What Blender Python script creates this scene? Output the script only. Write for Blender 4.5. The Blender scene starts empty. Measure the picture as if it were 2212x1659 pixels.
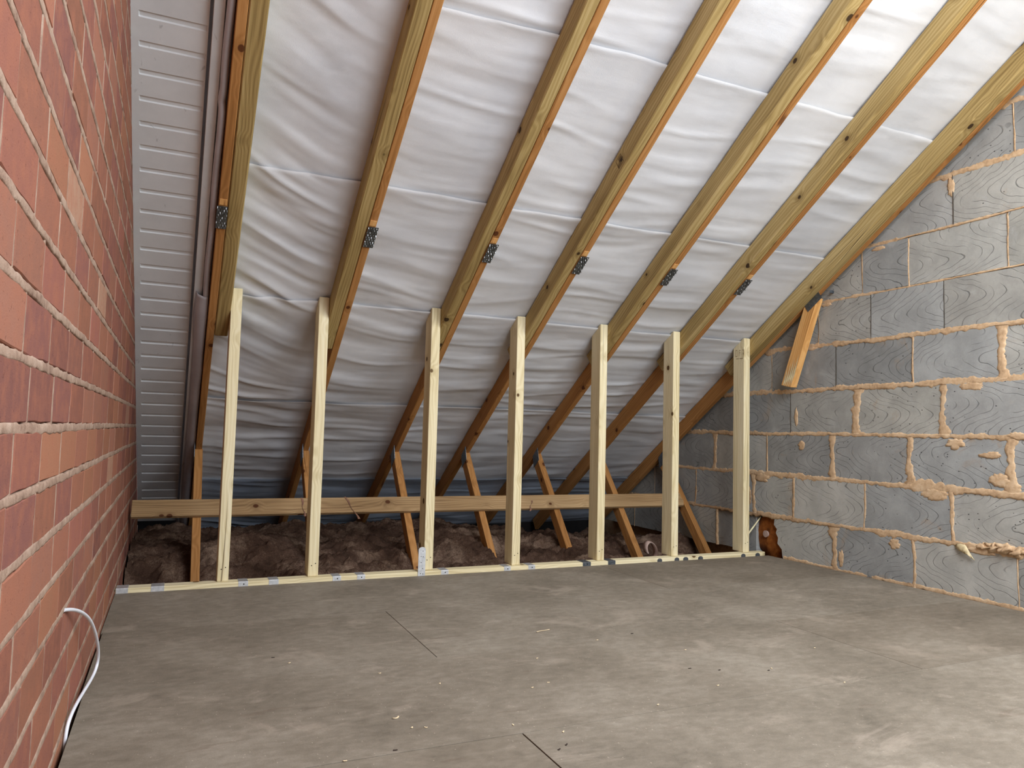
import bpy, bmesh, math, random
import numpy as np
from mathutils import Vector, Matrix

# ------------------------------------------------------------------ camera, world, light, exposure
SCN = bpy.context.scene
COL = SCN.collection
cam_d = bpy.data.cameras.new('camera')
cam = bpy.data.objects.new('camera', cam_d)
COL.objects.link(cam)
YAW, PITCH, ROLL, FPX = 0.42552, 0.066655, 0.025371, 1590.6
cam_d.sensor_fit = 'HORIZONTAL'
cam_d.sensor_width = 36.0
cam_d.lens = FPX * 36.0 / 2212.0
cam_d.clip_start = 0.02
_f = Vector((math.sin(YAW) * math.cos(PITCH), math.cos(YAW) * math.cos(PITCH), math.sin(PITCH)))
_r = Vector((math.cos(YAW), -math.sin(YAW), 0))
_u = _r.cross(_f)
_r2 = _r * math.cos(ROLL) + _u * math.sin(ROLL)
_u2 = -_r * math.sin(ROLL) + _u * math.cos(ROLL)
CAMPOS = Vector((0.0679, -3.1742, 0.6401))
_m = Matrix((_r2, _u2, -_f)).transposed().to_4x4()
_m.translation = CAMPOS
cam.matrix_world = _m
SCN.camera = cam

world = bpy.data.worlds.new('world')
SCN.world = world
world.use_nodes = True
wb = world.node_tree.nodes['Background']
wb.inputs['Color'].default_value = (0.80, 0.88, 1.0, 1)
wb.inputs['Strength'].default_value = 0.6

def area_light(name, loc, target, sx, sy, power, color):
    ld = bpy.data.lights.new(name, 'AREA')
    ld.shape = 'RECTANGLE'
    ld.size = sx
    ld.size_y = sy
    ld.energy = power
    ld.color = color
    o = bpy.data.objects.new(name, ld)
    COL.objects.link(o)
    o.location = loc
    d = Vector(target) - Vector(loc)
    o.rotation_euler = d.to_track_quat('-Z', 'Y').to_euler()
    return o
# daylight entering through the wide dormer window in the wall behind the camera
area_light('dormer_window_daylight', (1.8, -3.82, 1.72), (1.8, 0, 1.35), 1.9, 1.05, 62, (0.89, 0.97, 1.07))
# daylight falling through the rooflight in the flat dormer roof above and behind the camera
area_light('rooflight_daylight', (1.75, -3.0, 2.60), (1.75, -2.9, 0.0), 1.7, 1.1, 112, (0.89, 0.97, 1.07))

SCN.view_settings.view_transform = 'Standard'
SCN.view_settings.look = 'None'
SCN.view_settings.exposure = 0.0
SCN.view_settings.gamma = 1.0
SCN.view_settings.use_curve_mapping = False
SCN.cycles.use_denoising = True
SCN.cycles.use_adaptive_sampling = True
SCN.cycles.adaptive_threshold = 0.06
SCN.cycles.adaptive_min_samples = 16
SCN.cycles.max_bounces = 6
SCN.cycles.diffuse_bounces = 3

# ------------------------------------------------------------------ helpers
random.seed(7)
RNG = np.random.RandomState(11)
TP = 0.66692            # roof slope, z per y
ROOF0 = 1.1288          # underside of rafters at y = 0
DV = 0.101              # rafter depth measured vertically
XB, XR = -0.113, 3.0995 # brick wall face, block wall face
PA = math.atan(TP)
CP, SP = math.cos(PA), math.sin(PA)

def tag(o, label=None, cat=None, group=None, kind=None):
    if label: o['label'] = label
    if cat: o['category'] = cat
    if group: o['group'] = group
    if kind: o['kind'] = kind
    return o

def link(o, parent=None):
    COL.objects.link(o)
    if parent is not None:
        o.parent = parent
    return o

def empty(name, loc=(0, 0, 0)):
    o = bpy.data.objects.new(name, None)
    o.empty_display_size = 0.05
    COL.objects.link(o)
    o.location = loc
    return o

def mesh_obj(name, verts, faces, mat, parent=None, smooth=False, loc=None):
    me = bpy.data.meshes.new(name)
    me.from_pydata([tuple(map(float, v)) for v in verts], [], [tuple(map(int, f)) for f in faces])
    me.update()
    if mat: me.materials.append(mat)
    if smooth:
        me.polygons.foreach_set('use_smooth', [True] * len(me.polygons))
    o = bpy.data.objects.new(name, me)
    if loc is not None: o.location = loc
    return link(o, parent)

def bm_obj(name, bm, mat, parent=None, smooth=False, loc=None):
    me = bpy.data.meshes.new(name)
    bmesh.ops.recalc_face_normals(bm, faces=bm.faces)
    bm.to_mesh(me)
    bm.free()
    if mat: me.materials.append(mat)
    if smooth:
        me.polygons.foreach_set('use_smooth', [True] * len(me.polygons))
    o = bpy.data.objects.new(name, me)
    if loc is not None: o.location = loc
    return link(o, parent)

def prism_bm(poly, h0, h1, bevel=0.0, axes='xyz', segs=1):
    """extrude a polygon given in (a,b) from h0 to h1 along the third axis"""
    bm = bmesh.new()
    def mk(a, b, h):
        d = dict(zip(axes, (a, b, h)))
        return (d['x'], d['y'], d['z'])
    lo = [bm.verts.new(mk(a, b, h0)) for a, b in poly]
    hi = [bm.verts.new(mk(a, b, h1)) for a, b in poly]
    n = len(poly)
    bm.faces.new(lo[::-1])
    bm.faces.new(hi)
    for i in range(n):
        bm.faces.new((lo[i], lo[(i + 1) % n], hi[(i + 1) % n], hi[i]))
    bmesh.ops.recalc_face_normals(bm, faces=bm.faces)
    if bevel > 0:
        bmesh.ops.bevel(bm, geom=bm.edges[:], offset=bevel, segments=segs, affect='EDGES', profile=0.5, clamp_overlap=True)
    return bm

def box_bm(x0, x1, y0, y1, z0, z1, bevel=0.0):
    return prism_bm([(x0, y0), (x1, y0), (x1, y1), (x0, y1)], z0, z1, bevel)

def hash2(ix, iy, seed):
    h = (ix.astype(np.int64) * 374761393 + iy.astype(np.int64) * 668265263 + seed * 1442695041) & 0xFFFFFFFF
    h = ((h ^ (h >> 13)) * 1274126177) & 0xFFFFFFFF
    h = h ^ (h >> 16)
    return (h & 0xFFFF) / 65535.0

def vnoise(x, y, seed=0):
    x = np.asarray(x, float); y = np.asarray(y, float)
    ix = np.floor(x); iy = np.floor(y)
    fx = x - ix; fy = y - iy
    fx = fx * fx * fx * (fx * (fx * 6 - 15) + 10)
    fy = fy * fy * fy * (fy * (fy * 6 - 15) + 10)
    a = hash2(ix, iy, seed); b = hash2(ix + 1, iy, seed)
    c = hash2(ix, iy + 1, seed); d = hash2(ix + 1, iy + 1, seed)
    return (a * (1 - fx) + b * fx) * (1 - fy) + (c * (1 - fx) + d * fx) * fy * 1.0

def fbm(x, y, seed=0, oct=4, gain=0.5):
    s = 0; a = 1; t = 0
    for i in range(oct):
        s = s + a * vnoise(np.asarray(x) * 2 ** i, np.asarray(y) * 2 ** i, seed + i * 17)
        t += a; a *= gain
    return s / t

def grid_obj(name, P, mat, parent=None, smooth=True):
    ny, nx = P.shape[:2]
    idx = np.arange(ny * nx).reshape(ny, nx)
    f = np.stack([idx[:-1, :-1], idx[:-1, 1:], idx[1:, 1:], idx[1:, :-1]], -1).reshape(-1, 4)
    me = bpy.data.meshes.new(name)
    me.from_pydata(P.reshape(-1, 3).tolist(), [], f.tolist())
    if smooth:
        me.polygons.foreach_set('use_smooth', [True] * len(me.polygons))
    me.materials.append(mat)
    return link(bpy.data.objects.new(name, me), parent)

def project(p):
    d = Vector(p) - CAMPOS
    z = d.dot(_f)
    if z < 0.02: return None
    return (1106 + FPX * d.dot(_r2) / z, 829.5 - FPX * d.dot(_u2) / z, z)

# ------------------------------------------------------------------ materials
def lin(c):
    return tuple(((v / 255.0) / 12.92 if v / 255.0 <= 0.04045 else ((v / 255.0 + 0.055) / 1.055) ** 2.4) for v in c) + (1.0,)

class Mat:
    def __init__(self, name, rough=0.8, metallic=0.0, spec=0.3):
        self.m = bpy.data.materials.new(name)
        self.m.use_nodes = True
        self.nt = self.m.node_tree
        self.b = self.nt.nodes['Principled BSDF']
        self.b.inputs['Roughness'].default_value = rough
        self.b.inputs['Metallic'].default_value = metallic
        self.b.inputs['Specular IOR Level'].default_value = spec
    def n(self, typ, ins=None, **attr):
        nd = self.nt.nodes.new('ShaderNode' + typ)
        for k, v in attr.items(): setattr(nd, k, v)
        for k, v in (ins or {}).items(): self.set(nd.inputs[k], v)
        return nd
    def set(self, sock, v):
        if isinstance(v, bpy.types.NodeSocket): self.nt.links.new(v, sock)
        else: sock.default_value = v
    def math(self, op, a, b=None, c=None, clamp=False):
        nd = self.nt.nodes.new('ShaderNodeMath'); nd.operation = op; nd.use_clamp = clamp
        self.set(nd.inputs[0], a)
        if b is not None: self.set(nd.inputs[1], b)
        if c is not None: self.set(nd.inputs[2], c)
        return nd.outputs[0]
    def mapping(self, vec, scale=(1, 1, 1), loc=(0, 0, 0), rot=(0, 0, 0)):
        return self.n('Mapping', {'Vector': vec, 'Scale': scale, 'Location': loc, 'Rotation': rot}).outputs[0]
    def obj(self, rnd=False, amt=23.0):
        t = self.n('TexCoord').outputs['Object']
        if rnd:
            r = self.n('ObjectInfo').outputs['Random']
            r = self.math('MULTIPLY', r, amt)
            c = self.n('CombineXYZ', {'X': r, 'Y': r, 'Z': r}).outputs[0]
            t = self.n('VectorMath', {0: t, 1: c}, operation='ADD').outputs[0]
        return t
    def noise(self, vec, scale, detail=3.0, rough=0.5, dist=0.0):
        return self.n('TexNoise', {'Vector': vec, 'Scale': scale, 'Detail': detail, 'Roughness': rough, 'Distortion': dist}).outputs['Fac']
    def ramp(self, fac, stops, interp='LINEAR'):
        nd = self.n('ValToRGB', {'Fac': fac})
        cr = nd.color_ramp; cr.interpolation = interp
        while len(cr.elements) < len(stops): cr.elements.new(0.5)
        for e, (p, c) in zip(cr.elements, stops):
            e.position = p; e.color = c if len(c) == 4 else lin(c)
        return nd.outputs['Color']
    def mix(self, fac, a, b, blend='MIX'):
        nd = self.n('Mix', None, data_type='RGBA', blend_type=blend)
        self.set(nd.inputs[0], fac); self.set(nd.inputs[6], a); self.set(nd.inputs[7], b)
        return nd.outputs[2]
    def smooth(self, v, lo, hi, inv=False):
        nd = self.n('MapRange', {'Value': v, 'From Min': lo, 'From Max': hi, 'To Min': 1.0 if inv else 0.0, 'To Max': 0.0 if inv else 1.0}, interpolation_type='SMOOTHSTEP')
        return nd.outputs[0]
    def bump(self, h, strength=0.3, dist=0.002):
        b = self.n('Bump', {'Height': h, 'Strength': strength, 'Distance': dist})
        self.set(self.b.inputs['Normal'], b.outputs[0])
    def color(self, c): self.set(self.b.inputs['Base Color'], c if isinstance(c, bpy.types.NodeSocket) else lin(c))
    def rough(self, r): self.set(self.b.inputs['Roughness'], r)

def wood(name, dark, mid, light, knot, ring=(0.45, 0.75), knot_r=0.115, ringk=8.5):
    m = Mat(name, rough=0.72, spec=0.25)
    v = m.obj(rnd=True)
    warp = m.noise(m.mapping(v, (1.3, 6, 6)), 1.0, 2)
    vor = m.n('TexVoronoi', {'Vector': m.mapping(v, (7.5, 9, 9)), 'Scale': 1.0, 'Randomness': 1.0})
    kd = vor.outputs['Distance']
    near = m.smooth(kd, 0.05, 0.42, inv=True)
    # rings around a pith that wanders, pushed aside by knots
    off = m.math('ADD', m.math('MULTIPLY', warp, 0.09), m.math('MULTIPLY', near, 0.012))
    sep = m.n('SeparateXYZ', {0: m.n('TexCoord').outputs['Object']})
    rr = m.n('ObjectInfo').outputs['Random']
    yy = m.math('ADD', sep.outputs['Y'], off)
    zz = m.math('ADD', m.math('ADD', sep.outputs['Z'], off), m.math('MULTIPLY', rr, 0.06))
    rad = m.math('SQRT', m.math('ADD', m.math('MULTIPLY', yy, yy), m.math('MULTIPLY', zz, zz)))
    rings = m.math('SINE', m.math('MULTIPLY', rad, ringk * 60))
    rings = m.math('MULTIPLY_ADD', rings, 0.5, 0.5)
    fine = m.noise(m.mapping(v, (5, 260, 260)), 1.0, 2)
    broad = m.noise(m.mapping(v, (1.1, 16, 16)), 1.0, 3)
    fac = m.math('ADD', m.math('MULTIPLY', rings, 0.12), m.math('ADD', m.math('MULTIPLY', fine, 0.30), m.math('MULTIPLY', broad, 0.62)))
    c = m.ramp(fac, [(0.28, dark), (0.52, mid), (0.80, light)])
    c = m.mix(m.math('MULTIPLY', m.smooth(kd, knot_r, knot_r * 2.4, inv=True), 0.45), c, lin(dark))
    c = m.mix(m.smooth(kd, knot_r * 0.75, knot_r, inv=True), c, lin(knot))
    stain = m.smooth(m.noise(m.mapping(v, (3.5, 9, 9)), 1.0, 4), 0.60, 0.78)
    c = m.mix(m.math('MULTIPLY', stain, 0.28), c, lin(dark))
    ck = m.math('ABSOLUTE', m.math('SUBTRACT', m.noise(m.mapping(v, (0.55, 15, 15)), 1.0, 1.0, 0.4), 0.5))
    ckg = m.smooth(m.noise(m.mapping(v, (1.4, 3, 3)), 1.0, 1), 0.57, 0.63)
    c = m.mix(m.math('MULTIPLY', m.math('MULTIPLY', m.smooth(ck, 0.003, 0.011, inv=True), ckg), 0.75), c, lin(knot))
    m.color(c)
    m.bump(m.math('ADD', fine, m.math('MULTIPLY', rings, 0.4)), 0.25, 0.0008)
    return m.m

M = {}
M['treated'] = wood('treated_timber', (122, 98, 56), (172, 147, 94), (208, 185, 134), (62, 44, 24))
M['old'] = wood('old_truss_timber', (138, 92, 46), (176, 124, 70), (200, 150, 94), (92, 52, 24))
M['cls'] = wood('pale_stud_timber', (190, 170, 122), (228, 213, 172), (242, 232, 200), (92, 66, 36))
M['binder'] = wood('binder_timber', (126, 98, 66), (168, 136, 96), (194, 164, 122), (88, 52, 28))
M['stub'] = wood('cut_web_timber', (190, 132, 70), (222, 168, 102), (238, 196, 136), (120, 64, 24))

def membrane():
    m = Mat('breather_membrane', rough=0.62, spec=0.35)
    v = m.obj()
    a = m.noise(m.mapping(v, (2.2, 2.2, 2.2)), 1.0, 5, 0.6)
    f = m.noise(v, 340, 2)
    dirt = m.smooth(m.noise(m.mapping(v, (3.0, 7, 7)), 1.0, 5, 0.62), 0.56, 0.74)
    c = m.ramp(a, [(0.3, (212, 214, 218)), (0.7, (230, 231, 233))])
    c = m.mix(m.math('MULTIPLY', dirt, 0.16), c, lin((150, 150, 146)))
    m.color(c)
    m.bump(m.math('ADD', m.math('MULTIPLY', f, 0.5), m.noise(m.mapping(v, (9, 40, 40)), 1.0, 4)), 0.25, 0.0022)
    return m.m
M['membrane'] = membrane()

def eaves_shade_membrane():
    m = Mat('blue_shade_membrane', rough=0.5, spec=0.4)
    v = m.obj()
    m.color(m.ramp(m.noise(v, 4, 4), [(0.3, (156, 168, 184)), (0.7, (176, 186, 200))]))  # dim bluish eaves light put into the lowest sheet's colour
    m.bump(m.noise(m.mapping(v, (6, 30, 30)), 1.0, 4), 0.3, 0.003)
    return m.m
M['eaves'] = eaves_shade_membrane()

def grey_plastic(name, c0, c1, rough=0.45):
    m = Mat(name, rough=rough, spec=0.4)
    v = m.obj()
    c = m.ramp(m.noise(v, 6, 5, 0.6), [(0.3, c0), (0.7, c1)])
    scr = m.smooth(m.noise(m.mapping(v, (30, 6, 18), rot=(0, 0, 0.6)), 1.0, 2, 0.5, 1.5), 0.70, 0.76)
    c = m.mix(m.math('MULTIPLY', scr, 0.30), c, lin((90, 90, 88)))
    m.color(c)
    m.bump(m.noise(v, 180, 2), 0.08, 0.001)
    return m.m
M['grp'] = grey_plastic('grey_gutter_plastic', (212, 214, 214), (228, 230, 230))
M['fold'] = grey_plastic('grey_folded_underlay', (184, 182, 186), (206, 204, 208), 0.4)

def brick_mat(name, src):
    m = Mat(name, rough=0.85, spec=0.2)
    if src == 'obj':
        base = m.n('ObjectInfo').outputs['Color']
        v = m.obj(rnd=True, amt=40)
    else:
        base = m.n('VertexColor', None, layer_name='tone').outputs['Color']
        v = m.obj()
    n1 = m.noise(v, 26, 5, 0.65)
    n2 = m.noise(v, 420, 3, 0.7)
    c = m.mix(m.smooth(n1, 0.35, 0.75), base, m.mix(0.62, base, lin((160, 102, 78))))
    # pale lime bloom wiped over the faces
    w = m.n('NewGeometry').outputs['Position']
    sm = m.smooth(m.noise(m.mapping(w, (6, 7, 9)), 1.0, 5, 0.7), 0.64, 0.80)
    c = m.mix(m.math('MULTIPLY', sm, m.math('MULTIPLY_ADD', n1, 0.8, -0.1, clamp=True)), c, lin((178, 142, 118)))
    pits = m.smooth(m.noise(v, 150, 3, 0.6), 0.30, 0.36, inv=True)
    c = m.mix(m.math('MULTIPLY', pits, 0.55), c, lin((88, 48, 38)))
    c = m.mix(m.math('MULTIPLY', n2, 0.22), c, lin((170, 108, 84)))
    m.color(c)
    m.bump(m.math('ADD', m.math('MULTIPLY', n1, 1.2), m.math('ADD', n2, m.math('MULTIPLY', pits, -1.0))), 0.45, 0.0016)
    return m.m
M['brick'] = brick_mat('red_brick', 'obj')
M['brick_far'] = brick_mat('red_brick_far', 'vc')

def mortar(name, c0, c1, c2, scale=60, bump=0.003):
    m = Mat(name, rough=0.95, spec=0.1)
    v = m.n('NewGeometry').outputs['Position']
    a = m.noise(v, 9, 5, 0.65); b = m.noise(v, scale, 4, 0.6); g = m.noise(v, 500, 2)
    c = m.ramp(m.math('ADD', m.math('MULTIPLY', a, 0.55), m.math('MULTIPLY', b, 0.45)), [(0.34, c0), (0.5, c1), (0.68, c2)])
    m.color(c)
    m.bump(m.math('ADD', b, m.math('MULTIPLY', g, 0.35)), 0.6, bump)
    return m.m
M['mortar_brick'] = mortar('grey_brick_mortar', (124, 98, 84), (160, 134, 116), (182, 158, 140))
M['mortar_block'] = mortar('sandy_block_mortar', (164, 134, 102), (202, 170, 134), (220, 194, 160), bump=0.0018)

def block_mat():
    m = Mat('concrete_block', rough=0.86, spec=0.2)
    t = m.n('TexCoord').outputs['Object']
    oi = m.n('ObjectInfo')
    r = oi.outputs['Random']
    sep = m.n('SeparateXYZ', {0: t})
    v = m.obj(rnd=True, amt=31)
    # wire-cut swirl: nested chevron curves across each face
    wob = m.noise(m.mapping(v, (1, 5.5, 5.0)), 1.0, 2, 0.5)
    wob2 = m.noise(m.mapping(v, (1, 19, 16)), 1.0, 2, 0.5)
    sgn = m.math('SIGN', m.math('SUBTRACT', m.math('FRACT', m.math('MULTIPLY', r, 7.31)), 0.45))
    zc = m.math('ADD', sep.outputs['Z'], m.math('MULTIPLY', m.math('SUBTRACT', r, 0.5), 0.07))
    bow = m.math('COSINE', m.math('MULTIPLY', zc, 26.0))
    phase = m.math('ADD', m.math('MULTIPLY', sep.outputs['Y'], sgn), m.math('MULTIPLY', bow, 0.10))
    phase = m.math('ADD', phase, m.math('ADD', m.math('MULTIPLY', wob, 0.20), m.math('MULTIPLY', wob2, 0.022)))
    fr = m.math('FRACT', m.math('MULTIPLY', phase, 17.0))
    ln = m.smooth(m.math('ABSOLUTE', m.math('SUBTRACT', fr, 0.5)), 0.012, 0.06, inv=True)
    gate = m.smooth(m.noise(m.mapping(v, (1, 9, 7)), 1.0, 3, 0.5), 0.38, 0.52)
    ln = m.math('MULTIPLY', ln, gate)
    n1 = m.noise(v, 7, 5, 0.65); n2 = m.noise(v, 160, 3, 0.6)
    base = oi.outputs['Color']
    c = m.mix(m.smooth(n1, 0.3, 0.72), m.mix(1.0, base, lin((222, 222, 222)), 'MULTIPLY'), base)
    hl = m.smooth(m.noise(m.mapping(v, (1, 8, 9)), 1.0, 4, 0.6, 0.8), 0.58, 0.78)
    c = m.mix(m.math('MULTIPLY', hl, 0.5), c, lin((188, 188, 186)))
    c = m.mix(m.math('MULTIPLY', n2, 0.2), c, lin((90, 92, 92)))
    tan = m.smooth(m.noise(m.mapping(v, (1, 5, 4)), 1.0, 5, 0.65, 0.5), 0.60, 0.74)
    c = m.mix(m.math('MULTIPLY', tan, 0.55), c, lin((164, 136, 104)))
    c = m.mix(m.math('MULTIPLY', ln, 0.55), c, lin((62, 62, 62)))
    pv = m.n('TexVoronoi', {'Vector': m.mapping(v, (30, 30, 42)), 'Scale': 1.0})
    pit = m.smooth(pv.outputs['Distance'], 0.07, 0.13, inv=True)
    pit = m.math('MULTIPLY', pit, m.smooth(m.n('SeparateColor', {0: pv.outputs['Color']}).outputs[0], 0.6, 0.7))
    c = m.mix(m.math('MULTIPLY', pit, 0.8), c, lin((52, 52, 54)))
    m.color(c)
    h = m.math('SUBTRACT', m.math('ADD', m.math('MULTIPLY', n1, 1.6), m.math('MULTIPLY', n2, 0.4)), m.math('ADD', m.math('MULTIPLY', ln, 0.7), pit))
    m.bump(h, 0.4, 0.0025)
    return m.m
M['block'] = block_mat()

def chipboard():
    m = Mat('chipboard', rough=0.78, spec=0.25)
    w = m.n('NewGeometry').outputs['Position']
    v = m.obj(rnd=True, amt=17)
    a = m.noise(w, 2.4, 6, 0.62)
    b = m.noise(m.mapping(w, (24, 40, 30), rot=(0, 0, 0.25)), 1.0, 4, 0.65)
    f = m.noise(v, 520, 3, 0.75)
    fac = m.math('ADD', m.math('MULTIPLY', a, 0.45), m.math('ADD', m.math('MULTIPLY', b, 0.30), m.math('MULTIPLY', f, 0.25)))
    c = m.ramp(fac, [(0.33, (96, 88, 76)), (0.5, (127, 117, 103)), (0.68, (155, 146, 132))])
    dust = m.smooth(m.noise(m.mapping(w, (3.2, 5.5, 3), rot=(0, 0, -0.3)), 1.0, 6, 0.68, 0.6), 0.54, 0.70)
    c = m.mix(m.math('MULTIPLY', dust, 0.38), c, lin((178, 164, 148)))
    scuff = m.smooth(m.noise(m.mapping(w, (4, 26, 4), rot=(0, 0, 0.35)), 1.0, 3, 0.5, 1.2), 0.66, 0.72)
    c = m.mix(m.math('MULTIPLY', scuff, 0.22), c, lin((96, 76, 62)))
    fl = m.n('TexVoronoi', {'Vector': m.mapping(w, (120, 60, 60), rot=(0, 0, 0.5)), 'Scale': 1.0})
    fleck = m.math('MULTIPLY', m.smooth(fl.outputs['Distance'], 0.10, 0.2, inv=True), m.smooth(m.n('SeparateColor', {0: fl.outputs['Color']}).outputs[1], 0.78, 0.85))
    c = m.mix(m.math('MULTIPLY', fleck, 0.35), c, lin((198, 184, 166)))
    tint = m.ramp(m.n('ObjectInfo').outputs['Random'], [(0.0, (236, 233, 230)), (1.0, (255, 255, 255))])
    c = m.mix(1.0, c, tint, 'MULTIPLY')
    m.color(c)
    m.rough(m.math('MULTIPLY_ADD', a, 0.3, 0.6))
    m.bump(m.math('ADD', f, b), 0.18, 0.0008)
    return m.m
M['chip'] = chipboard()

def metal(name, c0, c1, rough, metallic=0.75):
    m = Mat(name, rough=rough, metallic=metallic, spec=0.5)
    v = m.obj()
    m.color(m.ramp(m.noise(v, 70, 4, 0.6), [(0.3, c0), (0.7, c1)]))
    m.bump(m.noise(v, 200, 2), 0.1, 0.0006)
    return m.m
M['galv'] = metal('galvanised_steel', (206, 210, 213), (238, 240, 242), 0.48, 0.85)
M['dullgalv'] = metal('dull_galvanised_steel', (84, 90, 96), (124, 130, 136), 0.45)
M['nailplate'] = metal('dark_nail_plate', (72, 74, 74), (124, 126, 124), 0.42)

def plain(name, c, rough=0.6, spec=0.3, var=0.12, scale=30, bump=0.0):
    m = Mat(name, rough=rough, spec=spec)
    v = m.obj()
    n = m.noise(v, scale, 4, 0.6)
    m.color(m.ramp(n, [(0.3, tuple(x * (1 - var) for x in c)), (0.7, tuple(min(255, x * (1 + var)) for x in c))]))
    if bump: m.bump(n, 0.5, bump)
    return m.m
M['cable'] = plain('white_cable_sheath', (232, 234, 240), 0.35, 0.5, 0.02)
M['copper'] = plain('copper_wire', (190, 120, 70), 0.4)
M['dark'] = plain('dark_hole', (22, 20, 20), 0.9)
M['shaving'] = plain('pale_wood_shaving', (226, 204, 166), 0.7)
M['crumb'] = plain('dark_crumb', (58, 46, 40), 0.9)
M['ridge_splinter'] = plain('pale_splinter', (246, 222, 180), 0.7)
M['plaster'] = plain('dark_void_board', (96, 90, 84), 0.9)
M['render'] = plain('raw_sheathing_board', (150, 128, 100), 0.9)
M['ring'] = plain('pale_foam_lagging', (176, 152, 140), 0.8, bump=0.002)
M['ink'] = plain('faded_ink', (160, 140, 106), 0.8)
M['ink2'] = plain('dark_faded_ink', (112, 92, 58), 0.8)
M['gap_shade'] = plain('painted_gap_shade', (78, 72, 64), 0.95)  # shade inside open block joints, as a dark colour
M['film'] = plain('yellowed_film', (204, 186, 146), 0.5)
M['wisp'] = plain('brown_wool_wisp', (140, 104, 84), 1.0)

def foam_mat():
    m = Mat('orange_brown_foam', rough=0.7, spec=0.3)
    v = m.obj()
    n = m.noise(v, 28, 4, 0.6)
    m.color(m.ramp(n, [(0.3, (112, 60, 20)), (0.55, (158, 92, 36)), (0.75, (182, 120, 60))]))
    m.bump(n, 0.5, 0.004)
    return m.m
M['foam'] = foam_mat()

def wool_mat():
    m = Mat('glass_wool', rough=1.0, spec=0.05)
    v = m.n('NewGeometry').outputs['Position']
    a = m.noise(v, 5, 5, 0.65)
    f = m.noise(m.mapping(v, (60, 150, 150)), 1.0, 5, 0.75, 2.0)
    g = m.noise(m.mapping(v, (170, 50, 90)), 1.0, 4, 0.75, 1.5)
    fac = m.math('ADD', m.math('MULTIPLY', a, 0.5), m.math('ADD', m.math('MULTIPLY', f, 0.28), m.math('MULTIPLY', g, 0.22)))
    m.color(m.ramp(fac, [(0.36, (48, 35, 28)), (0.50, (100, 77, 64)), (0.64, (176, 150, 128))]))
    m.bump(m.math('ADD', f, g), 0.9, 0.006)
    return m.m
M['wool'] = wool_mat()

# ------------------------------------------------------------------ room structure: floor
floor = empty('floor', (0, 0, 0)); tag(floor, kind='structure')
ROWS = [0.0, -0.577, -1.145, -1.712, -2.285, -2.86, -3.43, -4.0, -4.6]
CUTS = [[2.004], [0.775], [2.036], [0.775], [2.0], [0.8], [2.0], [0.8]]
for k in range(len(ROWS) - 1):
    y1, y0 = ROWS[k], ROWS[k + 1]
    left = -0.1115 if k == 0 else (-0.1065 if k == 1 else -0.1012)
    xs = [left] + CUTS[k] + [3.094]
    for i in range(len(xs) - 1):
        g = 0.0014
        dz = random.uniform(-0.0006, 0.0006)
        bm = box_bm(xs[i] + g, xs[i + 1] - g, y0 + 0.0010, y1 - 0.0010, -0.022, dz, 0.0004)
        bm_obj('chipboard_panel', bm, M['chip'], floor)
# subfloor board that closes the joist void below
mesh_obj('subfloor', [(-0.4, -4.8, -0.26), (3.4, -4.8, -0.26), (3.4, 2.2, -0.26), (-0.4, 2.2, -0.26)], [(0, 1, 2, 3)], M['plaster'], floor)

# ------------------------------------------------------------------ brick wall on the left
wall_left = empty('wall_left', (XB, 0, 0)); tag(wall_left, kind='structure')
wall_left.rotation_euler = (0, 0, 0.0012)
BH, BP = 0.0878, 0.2068
Z0B = 0.631 - BH * 10          # a bed joint at z = 0.631
mesh_obj('backing', [(-0.008, -4.7, -0.27), (-0.008, 1.95, -0.27), (-0.008, 1.95, 2.9), (-0.008, -4.7, 2.9)], [(0, 1, 2, 3)], M['mortar_brick'], wall_left)

def brick_mesh(rs, L=BP - 0.0075, H=BH - 0.0135, D=0.06):
    """face in the y-z plane at x = 0 with an uneven, slightly rounded outline"""
    out = []
    ny, nz = 5, 3
    ring = []
    for i in range(ny): ring.append((-L / 2 + L * i / (ny - 1), -H / 2))
    for j in range(1, nz): ring.append((L / 2, -H / 2 + H * j / (nz - 1)))
    for i in range(1, ny): ring.append((L / 2 - L * i / (ny - 1), H / 2))
    for j in range(1, nz - 1): ring.append((-L / 2, H / 2 - H * j / (nz - 1)))
    n = len(ring)
    V, F = [], []
    jit = [(rs.uniform(-1, 1) * 0.0017, rs.uniform(-1, 1) * 0.0019) for _ in ring]
    t1, t2 = rs.uniform(-0.0006, 0.0006), rs.uniform(-0.0006, 0.0006)
    for (y, z), (a, b) in zip(ring, jit):
        V.append((t1 * y / L + t2 * z / H, (y + a) * 0.982, (z + b) * 0.955))
    for (y, z), (a, b) in zip(ring, jit):
        V.append((-0.0016, y + a, z + b))
    for (y, z), (a, b) in zip(ring, jit):
        V.append((-D, y + a, z + b))
    F.append(tuple(range(n)))
    for i in range(n):
        j = (i + 1) % n
        F.append((i, n + i, n + j, j))
        F.append((n + i, 2 * n + i, 2 * n + j, n + j))
    return V, F
rs = np.random.RandomState(5)
variants = [brick_mesh(rs) for _ in range(14)]
vmesh = []
for V, F in variants:
    me = bpy.data.meshes.new('brick'); me.from_pydata(V, [], F); me.materials.append(M['brick'])
    me.update(); vmesh.append(me)
PHASE = {10: -2.032, 11: -2.095, 9: -2.115, 8: -2.134, 12: -1.985, 13: -2.080}
TONES = [(150, 100, 82), (156, 104, 84), (142, 92, 78), (150, 96, 84), (132, 86, 78), (160, 110, 84), (128, 84, 78), (146, 98, 78), (156, 108, 90), (140, 94, 82)]
PALE = [(172, 134, 112), (178, 142, 118)]
cand = []
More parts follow.
